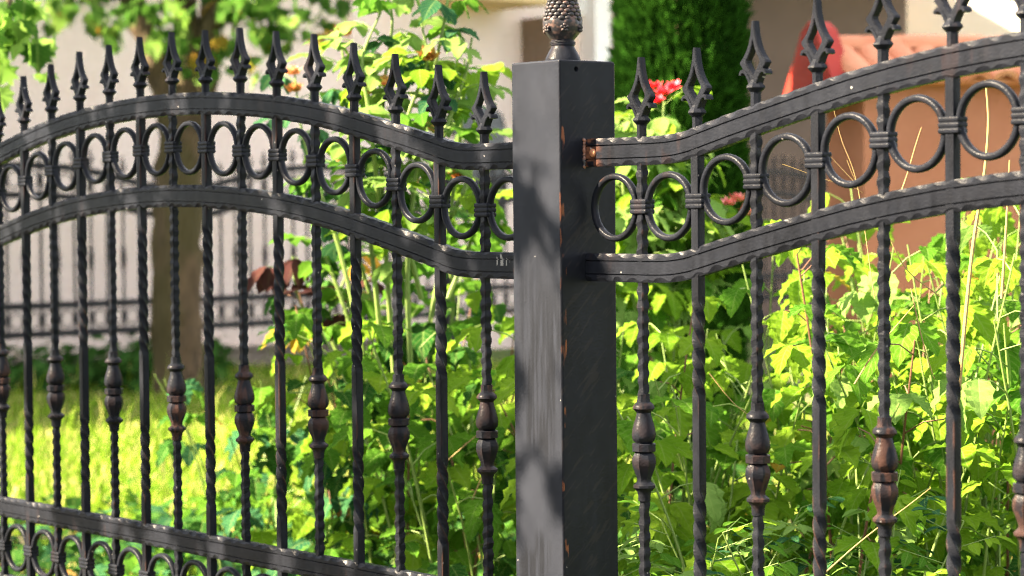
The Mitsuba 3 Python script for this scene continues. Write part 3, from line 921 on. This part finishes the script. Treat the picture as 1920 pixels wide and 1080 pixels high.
for i, (u, v, d, m_, nm) in enumerate(((645, 66, 5.08, 'petal_pink', 'bloom'), (690, 168, 5.05, 'petal_peach', 'bloom'), (803, 108, 4.93, 'petal_brown', 'bloom'), (725, 160, 5.0, 'petal_peach', 'bloom'), (552, 172, 5.4, 'petal_brown', 'bloom'), (548, 140, 5.4, 'petal_peach', 'bloom'),
                                       (815, 243, 5.05, 'petal_peach', 'bloom'), (655, 250, 5.2, 'petal_brown', 'bloom'), (640, 300, 5.3, 'petal_peach', 'bloom'), (770, 345, 5.2, 'petal_peach', 'bloom'), (860, 330, 5.2, 'petal_brown', 'bloom'), (610, 230, 5.3, 'petal_brown', 'bloom'), (668, 315, 5.25, 'petal_red', 'bloom'))):
    blossom(rose, nm, at(u, v, d), m_, r=.023, seed=i * 9, droop=rng.uniform(-.8, .8))

rose2 = thing('rose_bush', 'rose bush with red blooms and pale leaves between the post and the dark conifer', 'rose bush')
for pth in ([(1230, 640, 5.6), (1222, 420, 5.6), (1200, 290, 5.55), (1180, 215, 5.5)], [(1245, 640, 5.6), (1238, 430, 5.6), (1240, 300, 5.6), (1245, 190, 5.6)], [(1260, 640, 5.7), (1275, 440, 5.7), (1268, 310, 5.65), (1255, 230, 5.6)],
            [(1210, 640, 5.5), (1185, 470, 5.5), (1170, 370, 5.5), (1165, 290, 5.5)], [(1250, 660, 5.6), (1290, 520, 5.6), (1330, 440, 5.6), (1365, 390, 5.6)], [(1220, 660, 5.5), (1230, 540, 5.5), (1225, 440, 5.5), (1215, 360, 5.5)], [(1200, 660, 5.4), (1190, 540, 5.4), (1200, 460, 5.4), (1180, 390, 5.4)],
            [(1240, 640, 5.5), (1262, 480, 5.5), (1280, 360, 5.5), (1285, 265, 5.5)], [(1220, 640, 5.5), (1205, 440, 5.5), (1220, 320, 5.5), (1222, 240, 5.5)], [(1200, 640, 5.6), (1172, 420, 5.6), (1160, 300, 5.6), (1158, 225, 5.6)], [(1270, 660, 5.6), (1310, 500, 5.6), (1345, 450, 5.6), (1400, 420, 5.6)],
            [(1260, 660, 5.5), (1280, 560, 5.5), (1300, 490, 5.5), (1310, 420, 5.5)]):
    rose_cane(rose2, pth, ['leaf_pale'] * 5 + ['leaf_lime'] * 3 + ['leaf_green'], .040, first=.12, leaf=1.1)
for i, (u, v, d) in enumerate(((1226, 166, 5.6), (1243, 176, 5.55), (1262, 166, 5.6), (1232, 192, 5.55), (1384, 376, 5.6), (1366, 384, 5.6), (1330, 430, 5.55), (1400, 400, 5.65))):
    blossom(rose2, 'bloom', at(u, v, d), 'petal_red' if i < 4 else 'petal_pink', r=.020, seed=100 + i, droop=rng.uniform(-.5, .5))

# a low plant with small paired leaflets in front of the thicket
def vetch(label, base, height, canes, group):
    key = thing('vetch_plant', label, 'plant', group)
    for c in range(canes):
        az = rng.uniform(0, 6.28)
        b = np.array([base[0], base[1], 0])
        tip_ = b + [math.cos(az) * .22, math.sin(az) * .22, height * rng.uniform(.7, 1.05)]
        path = smooth_path([b, (b + tip_) / 2 + [0, 0, .06], tip_], 20)
        stem = [tube(path, np.linspace(.003, .0012, 20), 5)]
        cane = count.next(f'{key}__stem')
        jobs = []
        for i in range(8, 20):
            p, a = path[i], rng.uniform(0, 6.28)
            d = np.array([math.cos(a), math.sin(a), .35])
            e = p + d * .07
            stem.append(tube(np.array([p, (p + e) / 2, e]), .0008, 4))
            m_ = ('leaf_lime', 'leaf_green', 'leaf_pale', 'leaf_teal', 'leaf_green')[int(rng.integers(5))]
            pit = rng.uniform(-.4, .3)
            jobs.append((m_, e, a, pit))
            for f_ in (.45, .8):
                for sg in (1, -1):
                    jobs.append((m_, p + d * .07 * f_, a + sg * 1.1, pit))
        scene[cane] = mikit.ply(cat(stem), 'stem_green', smooth=50)
        for m_, p, a, pit in jobs:
            add(f'{cane}__leaf', FERN[m_][int(rng.integers(4))], tw(leaf_at(p, a, pit, rng.normal(0, .3), rng.uniform(.8, 1.2))))


VL = 'low plant with small paired leaflets in front of the raspberry thicket'
for u, d, h in ((1255, 3.95, .52), (1340, 3.8, .55), (1440, 3.75, .55), (1560, 3.6, .58), (1640, 3.6, .62)):
    vetch(VL, ground_xy(u, d), h, 4, 'low plants in front of the thicket')

# ------------------------------------------------------------------ dry stalks of grass
def stalk(label, pts, r=.0016, twigs=()):
    k = thing('dry_grass_stalk', label, 'grass stalk')
    p = smooth_path([at(*q) for q in pts], 30)
    add(f'{k}__stem', mikit.ply(tube(p, np.linspace(r, r * .45, 30), 6), 'straw', smooth=50))
    for t in twigs:
        q = smooth_path([at(*w) for w in t], 12)
        add(f'{k}__twig', mikit.ply(tube(q, np.linspace(r * .6, r * .3, 12), 5), 'straw', smooth=50))


stalk('thick straw-coloured stalk seen through the last rings at the right edge', [(1795, 760, 3.5), (1822, 480, 3.5), (1845, 330, 3.5), (1853, 230, 3.5), (1848, 150, 3.5)], .0034)
stalk('straw-coloured stalk at the very right edge under the upper rail', [(1878, 560, 3.6), (1888, 400, 3.6), (1893, 300, 3.6)], .0026)
stalk('thin branching dry stalk behind the third ring right of the post', [(1640, 560, 3.5), (1608, 350, 3.5), (1578, 262, 3.5), (1562, 200, 3.5)], .0009, [[(1606, 345, 3.5), (1580, 318, 3.5), (1556, 292, 3.5)], [(1588, 300, 3.5), (1600, 330, 3.5), (1614, 352, 3.5)], [(1545, 336, 3.5), (1600, 352, 3.5), (1618, 362, 3.5)]])
stalk('thin pointed dry stalk leaning right behind the fourth ring', [(1682, 380, 3.4), (1700, 330, 3.4), (1716, 275, 3.4), (1728, 238, 3.4)], .0013)
stalk('short thin dry stalk crossing the second ring', [(1467, 308, 3.4), (1490, 316, 3.4), (1520, 327, 3.4)], .0008)
stalk('long dry stalk slanting through the thicket from the lower rail', [(1762, 556, 3.45), (1700, 505, 3.45), (1660, 430, 3.45), (1645, 400, 3.45)], .0011)
stalk('dry stalk slanting up between two twisted bars', [(1602, 720, 3.5), (1640, 660, 3.5), (1690, 600, 3.5), (1716, 570, 3.5)], .0014)
stalk('thin dry stalk curving down right of the twisted bar', [(1708, 540, 3.45), (1725, 620, 3.45), (1745, 690, 3.45), (1752, 710, 3.45)], .0012)
stalk('green-brown grass stem leaning across the lower thicket', [(1540, 1080, 3.4), (1620, 1010, 3.4), (1700, 950, 3.4), (1745, 915, 3.4)], .0013)
stalk('dry stalk slanting behind the last knobbed bar left of the post', [(820, 880, 4.6), (860, 845, 4.6), (895, 815, 4.6)], .0020)
stalk('orange dry stem rising beside the post on its left', [(870, 1000, 4.6), (885, 940, 4.6), (905, 890, 4.6), (912, 860, 4.6)], .0022)
stalk('thin dry stalk behind the twisted bar nearest the post on its right', [(1330, 700, 3.9), (1380, 760, 3.9), (1440, 800, 3.9)], .0012)

# ------------------------------------------------------------------ lawn and ground cover
def blades(n, area, h0, h1, w, seed):
    r = np.random.default_rng(seed)
    u = r.uniform(area[0], area[1], n)
    d = 1 / r.uniform(1 / area[3], 1 / area[2], n) if False else r.uniform(area[2], area[3], n)
    x = (u - 960) / FPX * d
    ok = (x - FC[0]) * TY[0] + (d - FC[1]) * TY[1] > -.25
    x, d = x[ok], d[ok]
    n = len(x)
    a, h, b = r.uniform(0, 6.28, n), r.uniform(h0, h1, n), r.uniform(.2, .9, n)
    dx, dy = np.cos(a), np.sin(a)
    base = np.column_stack([x, d, np.zeros(n)])
    sx = np.column_stack([-dy, dx, 0 * a]) * (w * r.uniform(.6, 1.3, n))[:, None]
    mid = base + np.column_stack([dx * h * b * .25, dy * h * b * .25, h * .6])
    top = base + np.column_stack([dx * h * b * .8, dy * h * b * .8, h * (1 - .25 * b)])
    v = np.stack([base - sx, base + sx, mid - sx * .8, mid + sx * .8, top], 1).reshape(-1, 3)
    f = np.array([[0, 1, 3], [0, 3, 2], [2, 3, 4]])
    f = (np.arange(n)[:, None, None] * 5 + f[None]).reshape(-1, 3)
    return trimesh.Trimesh(v, f, process=False)


add('lawn_grass', mikit.ply(cat([blades(56000, (-260, 1000, 7.6, 15.6), .035, .09, .0035, 1), blades(900, (-260, 1000, 7.0, 15.2), .12, .32, .004, 2), blades(9000, (960, 2100, 6.0, 12), .04, .12, .004, 3), blades(12000, (-1500, -260, 5.0, 15), .05, .12, .004, 4), blades(7000, (960, 2400, 2.2, 6.0), .03, .07, .003, 5), blades(7000, (-900, 960, 3.2, 7.2), .04, .12, .003, 6), blades(9000, (2100, 4200, 3.0, 13.0), .05, .14, .004, 7)]), 'grass_blades', smooth=True),
    label='sunny yellow-green lawn grass behind the left panel', category='grass', kind='stuff')


def scatter_leaves(n, area, h, L, mats_seed, seed):
    r = np.random.default_rng(seed)
    (v, f), uv = leaf_mesh(L, L * .42, serr=.1, fold=.2, droop=.25, wave=.15, n=6, seed=seed)
    f = np.vstack([f[:, [0, 1, 2]], f[:, [0, 2, 3]]])
    V, F, U = [], [], []
    for i in range(n):
        d = r.uniform(area[2], area[3])
        u = r.uniform(area[0], area[1])
        p = ((u - 960) / FPX * d, d, r.uniform(.02, h) * r.uniform(.4, 1))
        m = leaf_at(p, r.uniform(0, 6.28), r.uniform(-.7, .4), r.normal(0, .3), r.uniform(.6, 1.25))
        V.append(v @ m[:3, :3].T + m[:3, 3])
        F.append(f + i * len(v))
        U.append(uv)
    return (np.vstack(V), np.vstack(F)), np.vstack(U)


for nm, lab, n, area, h, L, m_ in (('ground_cover', 'dark green weeds at the foot of the left panel', 1100, (-150, 1000, 5.6, 7.6), .18, .07, 'leaf_deep'),
                                   ('ground_cover', 'teal green low leaves among the weeds behind the left panel', 420, (-150, 1000, 5.5, 7.2), .22, .075, 'leaf_teal'),
                                   ('ground_cover', 'bright green low weeds at the near edge of the lawn', 550, (200, 1000, 5.8, 8.2), .20, .06, 'leaf_green'),
                                   ('ground_cover', 'brown dead leaves lying on the ground behind the fence', 700, (-100, 2000, 5.0, 8.0), .05, .07, 'leaf_dry'),
                                   ('ground_cover', 'added dark leaves standing in for the shade band along the foot of the pale house', 1500, (-200, 420, 13.2, 15.6), .30, .10, 'leaf_deep'),  # dark leaves stand in for the band of shade on the lawn
                                   ('ground_cover', 'tangled low leaves under the raspberry thicket', 1900, (1120, 2050, 4.0, 7.0), .42, .06, 'leaf_deep')):
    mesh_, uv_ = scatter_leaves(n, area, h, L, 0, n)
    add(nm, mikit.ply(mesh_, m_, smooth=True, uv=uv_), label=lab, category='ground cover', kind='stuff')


# ------------------------------------------------------------------ conifer
def thuja(key, base, H, R, n, seed):
    r = np.random.default_rng(seed)
    quads = []
    z = H * r.beta(1.1, 1.5, n)
    prof = np.interp(z / H, [0, .06, .35, .6, .85, 1], [.55, .9, 1.0, .85, .45, .02])
    a = r.uniform(0, 2 * np.pi, n)
    lump = meshnoise(np.column_stack([np.cos(a) * 2.2, np.sin(a) * 2.2, z * 3.0]))
    rad = R * prof * (.72 + .42 * lump) * np.sqrt(r.uniform(.55, 1.0, n))
    p = np.column_stack([rad * np.cos(a), rad * np.sin(a), z]) + base
    out = np.column_stack([np.cos(a) * .55, np.sin(a) * .55, r.uniform(.5, 1.3, n)]) + r.normal(0, .25, (n, 3))
    out /= np.linalg.norm(out, axis=1)[:, None]
    sd = np.cross(out, r.normal(0, 1, (n, 3)))
    sd /= np.linalg.norm(sd, axis=1)[:, None]
    L, W = r.uniform(.04, .085, n)[:, None], r.uniform(.006, .014, n)[:, None]
    v = np.stack([p, p + out * L * .5 + sd * W, p + out * L, p + out * L * .5 - sd * W], 1).reshape(-1, 3)
    f = (np.arange(n)[:, None, None] * 4 + np.array([[0, 1, 2], [0, 2, 3]])[None]).reshape(-1, 3)
    add(f'{key}__crown', mikit.ply(trimesh.Trimesh(v, f, process=False), 'thuja_leaf'), kind='stuff')
    add(f'{key}__trunk', mikit.ply(tube(np.array([base, base + [0, 0, H * .5], base + [0, 0, H * .92]]), [.05, .035, .008], 8), 'bark', smooth=50))


import meshkit


def meshnoise(p):
    return meshkit.fbm(p, 3, seed=4)


tk = thing('conifer', 'dense dark green columnar conifer behind the post and right panel', 'conifer')
tb = at(1275, 540, 9.2)
thuja(tk, np.array([tb[0], tb[1], 0.0]), 3.1, .285, 42000, 5)

# ------------------------------------------------------------------ maples
def limb(key, pts, r0, r1, name='limb'):
    p = smooth_path(pts, 28)
    t = tube(p, np.linspace(r0, r1, 28), 12)
    t.vertices += (meshkit.fbm(t.vertices * 9, 2) - .5)[:, None] * r0 * .35
    return add(f'{key}__{name}', mikit.ply(t, 'bark', smooth=60)), p


def maple_leaves(parent, centres, mats, per, spread, scale=1.0, down=-.7):
    for c in centres:
        for _ in range(per):
            p = np.asarray(c) + rng.normal(0, 1, 3) * spread
            put_leaf(parent, MAPLE, mats, p, rng.uniform(0, 6.28), down + rng.normal(0, .4), rng.normal(0, .5), scale * rng.uniform(.75, 1.2))


def maple_mass(key, centres, radii, n, seed):
    """The rest of a crown, beyond the leaves told apart singly."""
    r = np.random.default_rng(seed)
    (v, f), uv = maple_mesh(.11, 1)
    V, F, U = [], [], []
    for i in range(n):
        j = int(r.integers(len(centres)))
        q = r.normal(0, 1, 3)
        q = q / np.linalg.norm(q) * r.uniform(.35, 1) ** (1 / 2)
        p = np.asarray(centres[j]) + q * radii[j]
        m = leaf_at(p, r.uniform(0, 6.28), r.uniform(-1, .1), r.normal(0, .4), r.uniform(.8, 1.3))
        V.append(v @ m[:3, :3].T + m[:3, 3])
        F.append(f + i * len(v))
        U.append(uv)
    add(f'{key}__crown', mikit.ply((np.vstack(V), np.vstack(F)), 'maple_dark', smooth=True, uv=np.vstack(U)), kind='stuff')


mp = thing('maple_tree', 'maple tree with forked mossy trunk in front of the far fence', 'tree')
MD = 13.2
b0 = at(333, 750, MD)
b0[2] = 0
limb(mp, [b0 - [0, 0, .1], at(332, 560, MD), at(333, 380, MD), at(340, 250, MD)], .150, .128, 'trunk')
limb(mp, [at(336, 290, MD), at(318, 190, MD), at(283, 90, MD), at(250, 10, MD), at(222, -120, MD)], .105, .055)
limb(mp, [at(344, 270, MD), at(352, 150, MD), at(348, 60, MD), at(352, -30, MD + .1), at(360, -220, MD + .2)], .095, .055)
limb(mp, [at(350, 270, MD), at(385, 150, MD), at(392, 60, MD), at(400, -40, MD), at(430, -260, MD)], .085, .045)
limb(mp, [at(392, 60, MD), at(440, 0, MD - .2), at(520, -60, MD - .4)], .03, .012, 'branch')
limb(mp, [at(250, 10, MD), at(190, -30, MD - .2), at(110, -40, MD - .3)], .03, .012, 'branch')
cl = [(118, 4, MD - .3), (135, -8, MD - .3), (160, -15, MD), (205, 20, MD - .3), (228, 25, MD - .3), (212, 45, MD - .4), (180, 5, MD), (270, 5, MD - .5), (330, 30, MD - .5), (300, -10, MD), (440, 25, MD - .4), (470, 10, MD - .4), (500, 35, MD - .5), (455, 50, MD - .5), (490, 60, MD - .4), (520, 30, MD - .4), (540, 50, MD - .4), (430, 5, MD), (555, 15, MD - .3), (480, 90, MD - .4), (398, 75, MD - .5), (600, 15, MD - .3), (610, 30, MD - .3), (345, 85, MD - .5), (300, 55, MD - .5), (372, 120, MD - .4), (510, -10, MD), (400, 10, MD)]
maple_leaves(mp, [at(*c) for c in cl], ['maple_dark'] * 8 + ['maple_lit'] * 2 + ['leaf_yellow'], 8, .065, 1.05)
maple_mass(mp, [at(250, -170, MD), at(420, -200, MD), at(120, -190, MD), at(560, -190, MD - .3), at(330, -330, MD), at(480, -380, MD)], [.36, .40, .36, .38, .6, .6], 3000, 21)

mq = thing('maple_tree', 'maple with leaves tinted bright for sunlight hanging in at the top left corner', 'tree')
tq = np.array([-2.75, 3.95, 0.0])
_, tp = limb(mq, [tq - [0, 0, .1], tq + [.03, 0, 1.1], tq + [.10, -.1, 2.1], tq + [.05, .1, 3.3]], .10, .04, 'trunk')
_, b1 = limb(mq, [tq + [.06, 0, 1.5], tq + [.5, 1.2, 2.0], at(-60, -60, 6.3), at(10, 40, 6.3)], .035, .006, 'branch')
limb(mq, [tq + [.05, 0, 1.7], tq + [.35, -.2, 2.1], tq + [.7, -.5, 2.35]], .03, .008, 'branch')
limb(mq, [tq + [.05, 0, 1.9], tq + [-.3, .3, 2.6], tq + [-.6, .4, 3.1]], .03, .008, 'branch')
cl = [(8, 15, 6.3), (30, 5, 6.3), (22, 40, 6.25), (40, 28, 6.3), (10, 55, 6.3), (35, 58, 6.3), (60, 62, 6.25), (20, 80, 6.3), (2, 30, 6.2), (36, 108, 6.3), (12, 100, 6.3), (-15, 60, 6.3), (-30, 20, 6.3), (60, 3, 6.4), (-10, 130, 6.3), (50, 40, 6.3)]
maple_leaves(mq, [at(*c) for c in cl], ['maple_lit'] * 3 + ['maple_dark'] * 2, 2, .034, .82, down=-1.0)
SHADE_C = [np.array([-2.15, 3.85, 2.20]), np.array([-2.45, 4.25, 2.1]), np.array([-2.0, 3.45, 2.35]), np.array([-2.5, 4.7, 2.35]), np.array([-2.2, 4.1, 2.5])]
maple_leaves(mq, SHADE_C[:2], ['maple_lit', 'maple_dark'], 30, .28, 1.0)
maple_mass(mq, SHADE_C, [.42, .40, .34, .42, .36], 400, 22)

# unseen foliage screen added outside the picture: it closes off the low sky on the camera's left
hk = thing('added_hedge', 'added tall dark foliage screen outside the picture, cutting sky light on the fence', 'added_hedge')
hr = np.random.default_rng(31)
hn = 9000
ha = np.radians(hr.uniform(170, 262, hn))
hz, hd = hr.uniform(0, 1, hn) ** .8, hr.uniform(6.0, 6.9, hn)
hp = np.column_stack([hd * np.cos(ha), 2.2 + hd * np.sin(ha), hz * 3.1])
hq = hr.normal(0, 1, (hn, 3)); hq /= np.linalg.norm(hq, axis=1)[:, None]
hs = np.cross(hq, hr.normal(0, 1, (hn, 3))); hs /= np.linalg.norm(hs, axis=1)[:, None]
hv = np.stack([hp - hq * .16, hp + hs * .09, hp + hq * .16, hp - hs * .09], 1).reshape(-1, 3)
hf = (np.arange(hn)[:, None, None] * 4 + np.array([[0, 1, 2], [0, 2, 3]])[None]).reshape(-1, 3)
add(f'{hk}__foliage', mikit.ply(trimesh.Trimesh(hv, hf, process=False), 'thuja_leaf'), kind='stuff')
